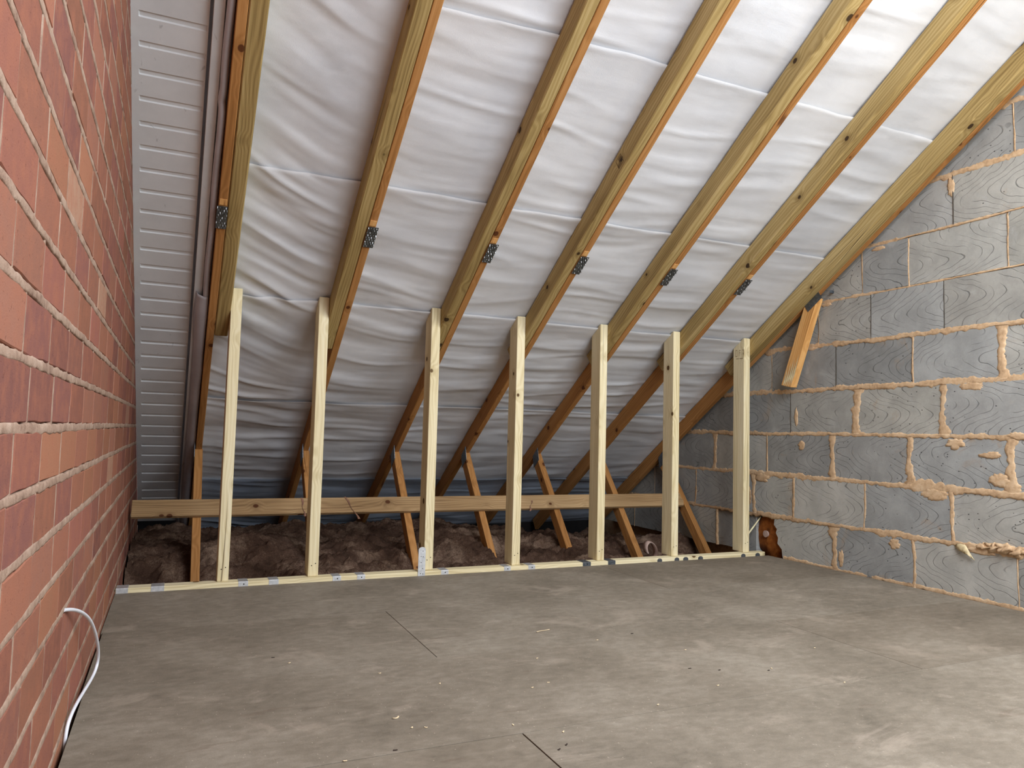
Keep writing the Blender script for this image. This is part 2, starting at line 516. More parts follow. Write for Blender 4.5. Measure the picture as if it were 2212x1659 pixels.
for k in range(-3, 30):
    zc = Z0B + BH * (k + 0.5)
    ph = PHASE.get(k, -2.03 + (0.5 * BP if k % 2 else 0) + rs.uniform(-0.03, 0.03))
    y = ph - BP * 13
    while y < 1.9:
        yc = y + BP / 2
        if -4.6 < yc < 1.85 and zc < 1.26 - TP * yc + 0.25 and zc < 2.75:
            j = rs.uniform(-0.004, 0.004)
            pts = [project((XB - 0.0012 * yy, yy, zz)) for yy in (yc - BP / 2, yc + BP / 2) for zz in (zc - BH / 2, zc + BH / 2)]
            a = 0.0
            if all(pts):
                us = [min(max(q[0], -60), 2270) for q in pts]; vs = [min(max(q[1], -60), 1720) for q in pts]
                a = (max(us) - min(us)) * (max(vs) - min(vs))
            tone = random.choice(PALE) if rs.rand() < 0.07 else random.choice(TONES)
            f = rs.uniform(0.92, 1.08)
            tone = tuple(min(255, t * f * 0.93) for t in tone)
            cand.append((a, yc + j, zc, rs.randint(14), rs.uniform(0.0002, 0.0016), tone, rs.rand()))
        y += BP
cand.sort(key=lambda t: -t[0])
# mortar joints, struck flush with slightly wandering edges
MV, MF = [], []
def joint(P, half, seed, axis, face):
    n = len(P); b = len(MV)
    t = np.arange(n) * 0.37
    e0 = half * (1 + 0.55 * (fbm(t, t * 0 + 1.3, seed, 3, 0.6) - 0.5) * 2); e1 = half * (1 + 0.55 * (fbm(t, t * 0 + 7.7, seed + 3, 3, 0.6) - 0.5) * 2)
    fx = face * (0.4 + 1.2 * fbm(t * 0.8, t * 0 + 4.1, seed + 5, 2))
    for i in range(n):
        for u, x_ in ((-e0[i], -0.006), (-e0[i] * 0.96, 0.0002), (-e0[i] * 0.6, fx[i]), (e1[i] * 0.6, fx[i]), (e1[i] * 0.96, 0.0002), (e1[i], -0.006)):
            MV.append((x_, P[i][0], P[i][1] + u) if axis == 'y' else (x_, P[i][0] + u, P[i][1]))
    for i in range(n - 1):
        for j in range(5):
            MF.append((b + i * 6 + j, b + (i + 1) * 6 + j, b + (i + 1) * 6 + j + 1, b + i * 6 + j + 1))
for k in range(-4, 31):
    zb = Z0B + BH * (k + 1)
    ytop = min(1.9, (1.5 - zb) / TP + 0.25)
    yy_ = np.arange(-3.9, ytop, 0.012)
    if len(yy_) > 3:
        joint([(y_, zb + 0.0018 * math.sin(y_ * 2.3 + k)) for y_ in yy_], 0.0078, 600 + k, 'y', 0.0013)
for (a, yc, zc, vi, dx, tone, r) in cand:
    z_ = np.linspace(zc - BH / 2 + 0.003, zc + BH / 2 - 0.003, 7)
    joint([(yc - BP / 2, q) for q in z_], 0.0046, int(abs(yc * 977 + zc * 331)) % 9000, 'z', 0.0004)
mo = mesh_obj('mortar', MV, MF, M['mortar_brick'], wall_left, smooth=True); tag(mo, kind='stuff')
for a, yc, zc, vi, dx, tone, r in cand[:300]:
    o = bpy.data.objects.new('brick', vmesh[vi])
    o.location = (dx, yc, zc)
    if r > 0.5: o.rotation_euler = (math.pi, 0, 0)
    o.color = lin(tone)
    link(o, wall_left)
VV, FF, CC = [], [], []
for a, yc, zc, vi, dx, tone, r in cand[300:]:
    V, F = variants[vi]; b = len(VV)
    VV += [(x + dx, y + yc, z + zc) for x, y, z in V]
    FF += [tuple(i + b for i in f) for f in F]
    CC += [lin(tone)] * len(V)
o = mesh_obj('distant_bricks', VV, FF, M['brick_far'], wall_left); tag(o, kind='stuff')
ca = o.data.color_attributes.new('tone', 'FLOAT_COLOR', 'POINT')
ca.data.foreach_set('color', np.array(CC, dtype=np.float32).ravel())

# ------------------------------------------------------------------ block wall on the right
wall_right = empty('wall_right', (XR, 0, 0)); tag(wall_right, kind='structure')
BEDS = [-0.005, 0.220, 0.448, 0.676, 0.906, 1.136, 1.360, 1.591, 1.817, 2.037, 2.262, 2.487, 2.71]
HEADS = {
 1: [1.77, 1.325, 0.88, 0.437, 0.108, -0.447, -0.889, -1.336, -1.78, -2.22, -2.66, -3.10, -3.54, -3.98, -4.42, -4.8],
 2: [1.96, 1.52, 1.08, 0.638, 0.120, -0.183, -0.627, -1.065, -1.51, -1.95, -2.39, -2.83, -3.27, -3.71, -4.15, -4.8],
 3: [1.79, 1.35, 0.905, 0.463, 0.015, -0.433, -0.870, -1.319, -1.76, -2.20, -2.64, -3.08, -3.52, -3.96, -4.4, -4.8],
 4: [1.15, 0.71, 0.28, -0.159, -0.582, -1.037, -1.475, -1.92, -2.36, -2.80, -3.24, -3.68, -4.12, -4.8],
 5: [0.86, 0.42, -0.022, -0.462, -0.892, -1.290, -1.73, -2.17, -2.61, -3.05, -3.49, -3.93, -4.37, -4.8],
 6: [0.53, 0.09, -0.354, -0.672, -1.045, -1.49, -1.93, -2.37, -2.81, -3.25, -3.69, -4.13, -4.8],
 7: [0.25, -0.19, -0.626, -0.874, -1.323, -1.76, -2.20, -2.64, -3.08, -3.52, -3.96, -4.4, -4.8],
 8: [-0.22, -0.66, -1.093, -1.53, -1.97, -2.41, -2.85, -3.29, -3.73, -4.17, -4.8],
 9: [-0.47, -0.91, -1.355, -1.80, -2.24, -2.68, -3.12, -3.56, -4.0, -4.44, -4.8],
 10: [-0.7, -1.15, -1.59, -2.03, -2.47, -2.91, -3.35, -3.79, -4.23, -4.8],
 11: [-1.0, -1.37, -1.81, -2.25, -2.69, -3.13, -3.57, -4.01, -4.45, -4.8],
 12: [-1.35, -1.6, -2.04, -2.48, -2.92, -3.36, -3.8, -4.24, -4.8],
}
# width in mm of mortar squeezed over selected head joints; unlisted ones are tight
SMEAR = {(1, -0.447): 44, (1, -0.889): 16, (2, 0.120): 34, (2, -0.183): 20, (2, -0.627): 16, (2, -1.065): 18, (2, 0.638): 18,
         (3, 0.463): 34, (3, 0.015): 9, (3, -0.433): 36, (3, -0.870): 40, (3, -1.319): 46, (4, -0.582): 42, (4, -1.037): 46,
         (4, -0.159): 0, (5, -0.892): 9, (5, -1.290): 36, (7, -0.626): 8, (7, -1.323): 8, (5, -0.022): 6, (8, -1.093): 0, (1, 0.437): 10,
         (7, -0.874): 6, (9, -1.355): 7, (6, -0.354): 5}
BT = [(178, 177, 170), (170, 170, 166), (183, 181, 173), (166, 167, 164), (178, 176, 167)]
brs = np.random.RandomState(21)
for c in range(1, 13):
    z0, z1 = BEDS[c - 1], BEDS[c]
    hs = HEADS[c]
    for i in range(len(hs) - 1):
        ya, yb = hs[i + 1], hs[i]
        yc, zc = (ya + yb) / 2, (z0 + z1) / 2
        g = 0.0013; gz = 0.0040
        hole = (c == 1 and abs(ya - (-0.447)) < 1e-6)       # block broken away at the plate end
        depth = 0.10
        bm = bmesh.new()
        L = [(ya + g, z0 + gz), (yb - g, z0 + gz), (yb - g, z1 - gz), (ya + g, z1 - gz)]
        if hole:
            L = [(ya + g, z0 + gz), (-0.098, z0 + gz), (-0.092, 0.045), (-0.062, 0.072), (-0.066, 0.105), (-0.05, 0.128), (-0.056, 0.150), (-0.035, 0.172), (-0.04, z1 - gz), (ya + g, z1 - gz)]
        # subdivide the outline and roughen it so the arrises are not ruler straight
        pts = []
        n = len(L)
        for k in range(n):
            a, b = L[k], L[(k + 1) % n]
            d = math.hypot(b[0] - a[0], b[1] - a[1])
            m_ = max(1, min(4, int(d / 0.10)))
            for s in range(m_):
                t = s / m_
                pts.append((a[0] + (b[0] - a[0]) * t + brs.uniform(-0.0012, 0.0012), a[1] + (b[1] - a[1]) * t + brs.uniform(-0.0012, 0.0012)))
        dx = brs.uniform(-0.002, 0.002)
        if c == 1 and abs(yb - 0.437) < 1e-6: dx = 0.012
        cy = sum(p[0] for p in pts) / len(pts); cz = sum(p[1] for p in pts) / len(pts)
        fr = [bm.verts.new((dx, cy - yc + (p[0] - cy) * (1 - 0.003 / max(0.1, yb - ya)), cz - zc + (p[1] - cz) * 0.988)) for p in pts]
        mi = [bm.verts.new((dx + 0.0020, p[0] - yc, p[1] - zc)) for p in pts]
        bk = [bm.verts.new((depth, p[0] - yc, p[1] - zc)) for p in pts]
        bm.faces.new(fr)
        for k in range(len(pts)):
            j = (k + 1) % len(pts)
            bm.faces.new((fr[k], fr[j], mi[j], mi[k]))
            bm.faces.new((mi[k], mi[j], bk[j], bk[k]))
        # raked top where the roof passes over
        zt = ROOF0 + DV + 0.03
        pl_co = Vector((0, -yc, zt - zc)); pl_no = Vector((0, TP, 1)).normalized()
        bmesh.ops.recalc_face_normals(bm, faces=bm.faces)
        bmesh.ops.bisect_plane(bm, geom=bm.verts[:] + bm.edges[:] + bm.faces[:], plane_co=pl_co, plane_no=pl_no, clear_outer=True)
        if len(bm.faces) == 0:
            bm.free(); continue
        o = bm_obj('concrete_block', bm, M['block'], wall_right, loc=(0, yc, zc))
        f = brs.uniform(0.93, 1.07)
        o.color = lin(tuple(t * f for t in random.choice(BT)))
# core behind the blocks
ys = np.linspace(-4.8, 1.95, 60)
V = []
for y in ys:
    V.append((0.1, y, -0.27)); V.append((0.1, y, min(2.7, ROOF0 + DV - TP * y + 0.03)))
mesh_obj('core', V, [(2 * i, 2 * i + 2, 2 * i + 3, 2 * i + 1) for i in range(len(ys) - 1)], M['mortar_block'], wall_right)

def mortar_strip(name, path, widths, proud, seed, depth=0.02, ragged=0.35, parent=None):
    """bulging ragged mortar along a path of (y,z) with half widths; runs proud of the block faces"""
    n = len(path)
    V, F = [], []
    prof = [(-1.05, None), (-1.0, -0.8), (-0.8, 0.7), (-0.3, 1.0), (0.3, 1.0), (0.8, 0.65), (1.0, -0.8), (1.05, None)]
    P = np.array(path)
    T = np.gradient(P, axis=0); T /= np.maximum(np.linalg.norm(T, axis=1, keepdims=True), 1e-9)
    Nn = np.stack([-T[:, 1], T[:, 0]], 1)
    s = np.concatenate([[0], np.cumsum(np.linalg.norm(np.diff(P, axis=0), axis=1))])
    up = 1 + ragged * 2 * (fbm(s * 34, s * 0 + 3.3, seed, 4, 0.75) - 0.5) * 2
    dn = 1 + ragged * 2 * (fbm(s * 34, s * 0 + 9.1, seed + 5, 4, 0.75) - 0.5) * 2
    pr = proud * (0.45 + 1.1 * fbm(s * 22, s * 0 + 1.7, seed + 9, 3))
    for i in range(n):
        for u, h in prof:
            w = widths[i] * (up[i] if u > 0 else dn[i])
            y = P[i, 0] + Nn[i, 0] * u * w; z = P[i, 1] + Nn[i, 1] * u * w
            if h is None:
                V.append((depth, y, z))
            else:
                hh = h * pr[i] * (0.75 + 0.5 * float(vnoise(y * 90, z * 90, seed + 3)))
                V.append((-hh, y, z))
    k = len(prof)
    for i in range(n - 1):
        for j in range(k - 1):
            F.append((i * k + j, (i + 1) * k + j, (i + 1) * k + j + 1, i * k + j + 1))
    F.append(tuple(range(k))[::-1]); F.append(tuple((n - 1) * k + j for j in range(k)))
    return mesh_obj(name, V, F, M['mortar_block'], parent or wall_right, smooth=True)

for c in range(0, 13):
    z = BEDS[c]
    ytop = min(1.9, (ROOF0 + DV - z) / TP - 0.03)
    yend = -4.7
    if c == 0: ytop = -0.105
    ysl = np.arange(yend, ytop, 0.007)
    if len(ysl) < 4: continue
    base = {0: 0.0085, 1: 0.010, 2: 0.0105, 3: 0.0095, 4: 0.0115, 5: 0.0105, 6: 0.0075, 7: 0.0085, 8: 0.009}.get(c, 0.009)
    zz = z + 0.006 * (fbm(ysl * 2.2, ysl * 0 + c, 40 + c, 2) - 0.5) + (0.0085 if c == 0 else 0)
    w = base * (0.65 + 0.8 * fbm(ysl * 4.5, ysl * 0 + c * 3.1, 70 + c, 3))
    if c == 2: w = w * (1 + 1.6 * np.exp(-((ysl + 0.97) / 0.09) ** 2))
    if c == 1: w = w * (1 + 0.9 * np.exp(-((ysl + 1.28) / 0.12) ** 2) + 0.8 * np.exp(-((ysl + 0.74) / 0.08) ** 2))
    if c == 4: w = w * (1 + 0.8 * np.exp(-((ysl + 1.08) / 0.10) ** 2))
    if c in (6, 7): w = w * np.where(fbm(ysl * 3.1, ysl * 0, 77 + c, 2) < 0.42, 0.45, 1.0)
    mortar_strip('mortar_bed', list(zip(ysl, zz)), w * 1.25, 0.0020 if c else 0.0018, 100 + c * 7, ragged=0.5)
for c in range(1, 13):
    for hpos in HEADS[c][1:-1]:
        if hpos < -2.2: continue
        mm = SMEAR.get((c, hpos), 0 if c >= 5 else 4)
        z0, z1 = BEDS[c - 1], BEDS[c]
        if z1 > ROOF0 + DV - TP * hpos + 0.05: continue
        if c == 1 and abs(hpos - 0.108) < 1e-3: continue
        zs_ = np.arange(z0 + 0.002, z1 - 0.001, 0.006)
        seed = int(abs(hpos) * 1000) + c
        yy = hpos + (0.004 if mm < 12 else 0.010) * (fbm(zs_ * 9, zs_ * 0, seed, 2) - 0.5) * 2
        w = np.full(len(zs_), mm * 0.0005) * (0.55 + 0.9 * fbm(zs_ * 8, zs_ * 0 + 2, seed + 3, 3))
        if mm >= 30:
            w = w * (0.8 + 0.5 * np.abs(np.linspace(-1, 1, len(zs_))) ** 2)
        if mm == 0:  # open joint: shade of the gap painted as a thin dark strip
            o_ = mortar_strip('mortar_or_gap_shade', list(zip(hpos + 0 * zs_, zs_)), np.full(len(zs_), 0.0021), 0.0023, seed + 200, ragged=0.25)
            o_.data.materials[0] = M['gap_shade']
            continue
        mortar_strip('mortar_or_gap_shade', list(zip(yy, zs_)), w, 0.0016 if mm < 12 else 0.0022, seed + 200, ragged=0.5)
# flat mortar smears stuck on block faces
def smear(yc, zc, ry, rz, seed, proud=0.0030, rot=0.0):
    V = [(-proud, yc, zc)]; F = []
    n = 44
    for r_, h in ((0.6, 0.95), (0.94, 0.55), (1.0, -0.6)):
        for i in range(n):
            a = 2 * math.pi * i / n
            k = r_ * (0.45 + 0.8 * float(fbm(math.cos(a) * 2.4 + 5, math.sin(a) * 2.4 + 5, seed, 3, 0.65)))
            u, v = math.cos(a) * ry * k, math.sin(a) * rz * k
            V.append((-proud * h, yc + u * math.cos(rot) - v * math.sin(rot), zc + u * math.sin(rot) + v * math.cos(rot)))
    for i in range(n):
        j = (i + 1) % n
        F.append((0, 1 + j, 1 + i))
        for q in range(2):
            F.append((1 + q * n + i, 1 + q * n + j, 1 + (q + 1) * n + j, 1 + (q + 1) * n + i))
    return mesh_obj('mortar_smear', V, F, M['mortar_block'], wall_right, smooth=True)
for t in [(-0.985, 0.418, 0.075, 0.032, 3), (-1.09, 0.645, 0.05, 0.028, 4), (-1.24, 0.600, 0.055, 0.018, 5), (-1.27, 0.500, 0.05, 0.03, 6),
          (-0.79, 0.175, 0.035, 0.028, 7), (-0.235, 0.615, 0.026, 0.03, 8), (-0.20, 0.765, 0.014, 0.06, 9), (0.30, 0.668, 0.05, 0.012, 10),
          (-1.20, 0.205, 0.07, 0.018, 11), (-1.16, 0.885, 0.07, 0.02, 12), (-0.40, 1.345, 0.045, 0.012, 13), (0.055, 0.425, 0.07, 0.03, 14),
          (-1.085, 1.765, 0.018, 0.05, 15), (-0.49, 0.06, 0.02, 0.05, 16), (0.16, 0.31, 0.028, 0.08, 17), (-0.30, 1.124, 0.05, 0.012, 18),
          (-0.72, 1.57, 0.05, 0.013, 19), (-1.345, 0.68, 0.05, 0.02, 20)]:
    smear(*t)

# ------------------------------------------------------------------ roof slope: membrane sheets
ceiling = empty('ceiling', (0, 0, 0)); tag(ceiling, kind='structure')
BAYX = [0.25, 0.665, 1.17, 1.605, 2.075, 2.52, 3.01]
BAYA = [0.50, 0.20, 0.10, 0.05, 0.02, 0.0, 0.0]
def wrinkle(X, Y):
    S = Y / CP
    ang = np.interp(X, [0.15, 0.45, 0.72, 1.2, 1.7, 2.4, 3.1], [0.58, 0.52, 0.26, 0.12, 0.06, 0.02, 0.0])
    ang = ang * np.interp(Y, [-1.2, 0.3, 0.9, 1.5], [1.0, 1.0, 0.45, 0.25])
    sx = S - np.tan(ang) * (X - 0.45)
    warp = 0.10 * (fbm(X * 1.7, S * 2.0, 300, 2) - 0.5)
    a = fbm(X * 1.3 + 7, (sx + warp) * 8.5, 310, 3, 0.45)
    b = fbm(X * 2.6 + 3, (sx + warp * 0.8) * 21.0, 320, 3, 0.5)
    ridge = 1 - np.abs(2 * fbm(X * 0.9 + 1, (sx + warp * 1.3) * 9.0, 330, 2, 0.4) - 1)
    fine = fbm(X * 9, S * 30, 340, 3, 0.55)
    # pulled tight over the rafters, loose between them
    d = np.min(np.abs(X[..., None] - np.array(BAYX)), axis=-1)
    loose = 0.45 + 0.55 * np.clip(d / 0.10, 0, 1)
    calm = np.interp(X, [0.2, 0.6, 0.8, 3.1], [2.1, 1.8, 1.15, 1.0]) * np.interp(Y, [-0.9, 0.0, 0.3, 1.3], [0.85, 1.0, 1.35, 1.5])
    calm = calm * (0.35 + 1.1 * np.clip(fbm(X * 1.9 + 4, S * 2.4, 350, 2) - 0.3, 0, 1))
    return ((0.016 * (a - 0.5) + 0.0042 * (b - 0.5) + 0.010 * np.clip(ridge - 0.66, 0, 1) * 1.6) * calm + 0.0010 * (fine - 0.5)) * loose - 0.004 * (1 - loose)
LAPS = [-3.0, -2.32, -1.68, -1.085, -0.493, 0.057, 0.680, 1.330, 1.95]
for k in range(len(LAPS) - 1):
    x = np.linspace(0.118, XR + 0.03, 262)
    top, bot = LAPS[k], LAPS[k + 1] + 0.20
    if k == len(LAPS) - 2: bot = 1.95
    t = np.concatenate([np.linspace(0, 0.03, 6)[:-1], np.linspace(0.03, 1, 92)])
    X, T = np.meshgrid(x, t)
    edge = 0.018 * (fbm(x * 1.6, x * 0 + k, 400 + k, 2) - 0.5) + 0.006 * (fbm(x * 7, x * 0 + k, 420 + k, 2) - 0.5)
    Y = top + edge[None, :] * (1 - T) + T * (bot - top)
    w = wrinkle(X, Y)
    dist = (Y - (top + edge[None, :])) / CP
    lip = 0.0095 * np.exp(-dist / 0.05) - 0.0046 * np.exp(-dist / 0.0060) - 0.002
    lip = lip - 0.0060 * np.clip((Y - (bot - 0.36)) / 0.16, 0, 1)       # tucked behind the next sheet
    off = w + lip
    Z = ROOF0 + DV - TP * Y
    P = np.stack([X, Y - SP * off, Z - CP * off], -1)
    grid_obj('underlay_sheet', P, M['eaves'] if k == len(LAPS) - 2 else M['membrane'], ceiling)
# flat ceiling of the dormer behind the view and its rear wall with a wide window opening
ZC = 2.62
YC = (ROOF0 + DV - ZC) / TP
for (xa, xb_, ya, yb) in [(-0.2, 3.2, -3.95, -3.58), (-0.2, 3.2, -2.42, YC - 0.02), (-0.2, 0.88, -3.58, -2.42), (2.62, 3.2, -3.58, -2.42)]:
    mesh_obj('dormer_ceiling', [(xa, ya, ZC), (xb_, ya, ZC), (xb_, yb, ZC), (xa, yb, ZC)], [(0, 3, 2, 1)], M['render'], ceiling)
def panel(name, x0, x1, z0, z1, parent):
    bm = box_bm(x0, x1, -0.06, 0.06, z0, z1); return bm_obj(name, bm, M['render'], parent)
wall_back = empty('wall_back', (0, -3.96, 0)); tag(wall_back, kind='structure')
panel('sill_wall', -0.2, 3.2, -0.27, 1.15, wall_back)
panel('lintel', -0.2, 3.2, 2.30, 2.75, wall_back)
panel('pier', -0.2, 0.75, 1.15, 2.30, wall_back)
panel('pier', 2.85, 3.2, 1.15, 2.30, wall_back)
# wall behind the eaves
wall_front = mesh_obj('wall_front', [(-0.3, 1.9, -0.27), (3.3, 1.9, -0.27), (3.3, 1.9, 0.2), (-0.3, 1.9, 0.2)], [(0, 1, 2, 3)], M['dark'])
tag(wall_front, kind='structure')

# ------------------------------------------------------------------ timbers
def slope_matrix(x, y, zoff=0.0):
    """local x runs down the slope, local y is world x, local z the outward roof normal; origin on the rafter underside"""
    ex = Vector((0, CP, -SP)); ey = Vector((1, 0, 0)); ez = Vector((0, SP, CP))
    m_ = Matrix((ex, ey, ez)).transposed().to_4x4()
    m_.translation = Vector((x, y, ROOF0 - TP * y + zoff))
    return m_
RD = DV * CP           # rafter depth square to the slope

def beam(name, L, w, d, mat, bevel=0.0025, mat_w=None, parent=None, poly=None):
    poly = poly or [(0, 0), (L, 0), (L, d), (0, d)]
    bm = prism_bm(poly, 0, w, bevel, axes='xzy')
    o = bm_obj(name, bm, mat, None)
    if parent is not None:
        o.parent = parent
    if mat_w is not None:
        if parent is not None:
            o.matrix_basis = Matrix.Translation(-Vector(parent.location)) @ mat_w
        else:
            o.matrix_basis = mat_w
    return o

RX = [0.1631, 0.6947, 1.1964, 1.6252, 2.0981, 2.5412, 3.0389]
SX = [None, 0.6442, 1.1514, 1.5840, 2.0494, 2.5020, 2.9842]
TT = 0.030
ORD = ['first', 'second', 'third', 'fourth', 'fifth', 'sixth', 'seventh']
WTOP = Vector((0.0, 0.915, 0.515)); WBOT = Vector((0.0, 0.395, -0.12))
wdir = (WBOT - WTOP).normalized()
wnor = Vector((0, wdir.z, -wdir.y))       # points up and away from the viewer
if wnor.y < 0: wnor = -wnor

def nail_plate(name, x, y, parent, w=0.036, L=0.105, hang=0.004, tilt=0.0, seed=0):
    """toothed connector plate on the rafter underside: sheet with rows of punched teeth"""
    r_ = random.Random(seed)
    bm = prism_bm([(0, -hang - 0.0014), (L, -hang - 0.0014), (L, -hang), (0, -hang)], 0, w, 0, axes='xzy')
    for i in range(9):
        for j in range(4):
            px = 0.006 + (L - 0.012) * i / 8; py = 0.004 + (w - 0.008) * j / 3 + (0.002 if i % 2 else -0.002)
            t = 0.007 + r_.uniform(-0.002, 0.004)
            b = [bm.verts.new((px - 0.003, py - 0.0012, -hang)), bm.verts.new((px + 0.003, py - 0.0012, -hang)),
                 bm.verts.new((px + 0.003, py + 0.0012, -hang)), bm.verts.new((px - 0.003, py + 0.0012, -hang))]
            ap = bm.verts.new((px + r_.uniform(-0.003, 0.003), py + r_.uniform(-0.002, 0.002), -hang - t))
            for q in range(4):
                bm.faces.new((b[q], b[(q + 1) % 4], ap)).material_index = 1 if (i + j) % 3 == 0 else 0
    o = bm_obj(name, bm, M['nailplate'], parent)
    o.data.materials.append(M['galv'])  # brighter steel on some teeth paints in their glints
    o.matrix_basis = Matrix.Translation(-Vector(parent.location)) @ slope_matrix(x, y) @ Matrix.Rotation(tilt, 4, 'X')
    return o

for i, x in enumerate(RX):
    root = empty('roof_truss', (x, 0.42, -0.10))
    place = ['beside the grey gutter panel', 'second from the brick wall', 'third from the brick wall', 'fourth from the brick wall, middle of the seven',
             'fifth from the brick wall', 'sixth from the brick wall', 'against the grey block wall'][i]
    tag(root, 'old orange-brown roof truss ' + place, 'roof truss', 'old roof trusses')
    y0 = -2.95
    L = (1.80 - y0) / CP
    beam('rafter', L, TT, RD, M['old'], 0.002, slope_matrix(x, y0), root)
    # web strut dropping from the rafter towards the room
    wl = (WBOT - WTOP).length + 0.03
    wm = Matrix((wdir, Vector((1, 0, 0)), wnor)).transposed().to_4x4()
    if wm.determinant() < 0:
        wm = Matrix((wdir, Vector((1, 0, 0)), -wnor)).transposed().to_4x4()
    wm.translation = Vector((x - 0.004, WTOP.y, WTOP.z)) - wdir * 0.02
    poly = [(0.012, 0), (wl, 0), (wl, 0.062), (0.055, 0.062)] if wm.to_3x3().col[2].dot(wnor) > 0 else [(0.012, 0), (wl, 0), (wl, -0.062), (0.055, -0.062)]
    beam('web', wl, 0.038, 0.062, M['old'], 0.0015, wm, root, poly=poly)
    # joint plate on the left side where web meets rafter
    bm = prism_bm([(0.868, 0.482), (0.935, 0.430), (0.952, 0.500), (0.890, 0.556)], -0.0062, -0.0040, 0, axes='yzx')
    o = bm_obj('joint_plate', bm, M['dullgalv'], root); o.matrix_basis = Matrix.Translation(-Vector(root.location)) @ Matrix.Translation((x - 0.0002, 0, 0))
    if i < 6:
        nail_plate('nail_plate', x + (-0.004 if i == 0 else 0.0), -0.428, root, w=0.040 if i else 0.036, seed=i)
        # clean patch of wood the plate was pulled from
        bm = box_bm(0, 0.026, 0.003, TT - 0.003, -0.0012, 0.001)
        o = bm_obj('clean_wood_patch', bm, M['stub'], root)
        o.matrix_basis = Matrix.Translation(-Vector(root.location)) @ slope_matrix(x, -0.452)
    else:
        # sawn-off web still hanging from its nail plate
        a = Vector((0, -0.372, 1.385)); b = Vector((0, -0.188, 0.923))
        d_ = (b - a).normalized(); n_ = Vector((0, -d_.z, d_.y)).normalized()
        if n_.y > 0: n_ = -n_
        m_ = Matrix((d_, Vector((1, 0, 0)), n_)).transposed().to_4x4()
        if m_.determinant() < 0:
            m_ = Matrix((d_, Vector((-1, 0, 0)), n_)).transposed().to_4x4(); m_.translation = a + Vector((x + 0.037, 0, 0))
        else:
            m_.translation = a + Vector((x - 0.004, 0, 0))
        Ls = (b - a).length
        w = beam('cut_web', Ls, 0.041, 0.07, M['stub'], 0.0015, m_, root, poly=[(0.0, -0.035), (Ls, -0.035), (Ls - 0.012, 0.035), (0.0, 0.035)])
        tag(w, label='sawn-off web stump with a splintered lower end')
        for q in range(5):
            t = random.Random(q)
            u0 = Ls - 0.085 + q * 0.014; h = 0.024 - 0.012 * q
            V = [(u0, 0.0418, h), (u0, 0.0430, h + 0.013), (u0 - 0.085 - 0.03 * t.random(), 0.050, h + 0.004 + 0.006 * t.random()), (min(Ls, u0 + 0.07), 0.0414, h + 0.004)]
            V2 = [(p[0], p[1] if m_.to_3x3().col[1].x < 0 else 0.041 - p[1], p[2]) for p in V]
            sp = mesh_obj('splinter', V2, [(0, 1, 2), (0, 3, 1)], M['ridge_splinter'], w)
        bm = prism_bm([(-0.055, 0.030), (0.055, 0.030), (0.055, -0.030), (-0.055, -0.030)], 0, 0.0016, 0, axes='xzy')
        o = bm_obj('nail_plate', bm, M['dullgalv'], root)
        o.matrix_basis = Matrix.Translation(-Vector(root.location)) @ slope_matrix(x - 0.006, -0.372, -0.012)
        bm = bmesh.new()
        for q in range(9):
            a_ = q / 8 * 2.4
            for s_ in (0, 1):
                bm.verts.new((0.012 * q / 8 * 1.2, 0.03 * s_, -0.012 * math.sin(a_) - 0.012))
        bm.verts.ensure_lookup_table()
        for q in range(8): bm.faces.new((bm.verts[2 * q], bm.verts[2 * q + 1], bm.verts[2 * q + 3], bm.verts[2 * q + 2]))
        o = bm_obj('bent_plate', bm, M['dullgalv'], root)
        o.matrix_basis = Matrix.Translation(-Vector(root.location)) @ slope_matrix(x + 0.030, -0.445, -0.004)

# new sister rafters bolted alongside
for i in range(7):
    xa, xb_ = (0.1945, 0.2475) if i == 0 else (SX[i], RX[i] - 0.001)
    yend = [0.168, 0.199, 0.185, 0.19, 0.19, 0.19, 0.19][i]
    y0 = -2.93
    L = (yend - y0) / CP
    d = RD - 0.002
    o = beam('sister_rafter', L, xb_ - xa, d, M['treated'], 0.004, slope_matrix(xa, y0, 0.0), None,
             poly=[(0, 0), (L - 0.006, 0), (L, 0.006), (L + 0.01, d), (0, d)])
    tag(o, 'green-tinted new rafter timber fixed alongside the ' + ['first truss by the grey gutter panel', 'second truss from the brick wall', 'third truss from the brick wall',
        'fourth, middle truss', 'fifth truss from the brick wall', 'sixth truss from the brick wall', 'last truss against the block wall'][i], 'rafter', 'new sister rafters')
    if i == 3:
        V = []
        F = []
        for (u, n_, du, dn) in [(2.545, 0.062, 0.020, 0.003), (2.545, 0.020, 0.020, 0.003), (2.526, 0.041, 0.003, 0.042), (2.564, 0.041, 0.003, 0.042), (2.552, 0.030, 0.012, 0.014), (2.538, 0.050, 0.010, 0.012)]:
            b = len(V)
            V += [(u - du, -0.0003, n_ - dn / 2), (u + du, -0.0003, n_ - dn / 2), (u + du, -0.0003, n_ + dn / 2), (u - du, -0.0003, n_ + dn / 2)] if du > 0.004 else [(u - 0.0015, -0.0003, n_ - dn / 2), (u + 0.0015, -0.0003, n_ - dn / 2), (u + 0.0015, -0.0003, n_ + dn / 2), (u - 0.0015, -0.0003, n_ + dn / 2)]
            F.append((b, b + 1, b + 2, b + 3))
        mesh_obj('ink_stamp', V, F, M['ink2'], o)

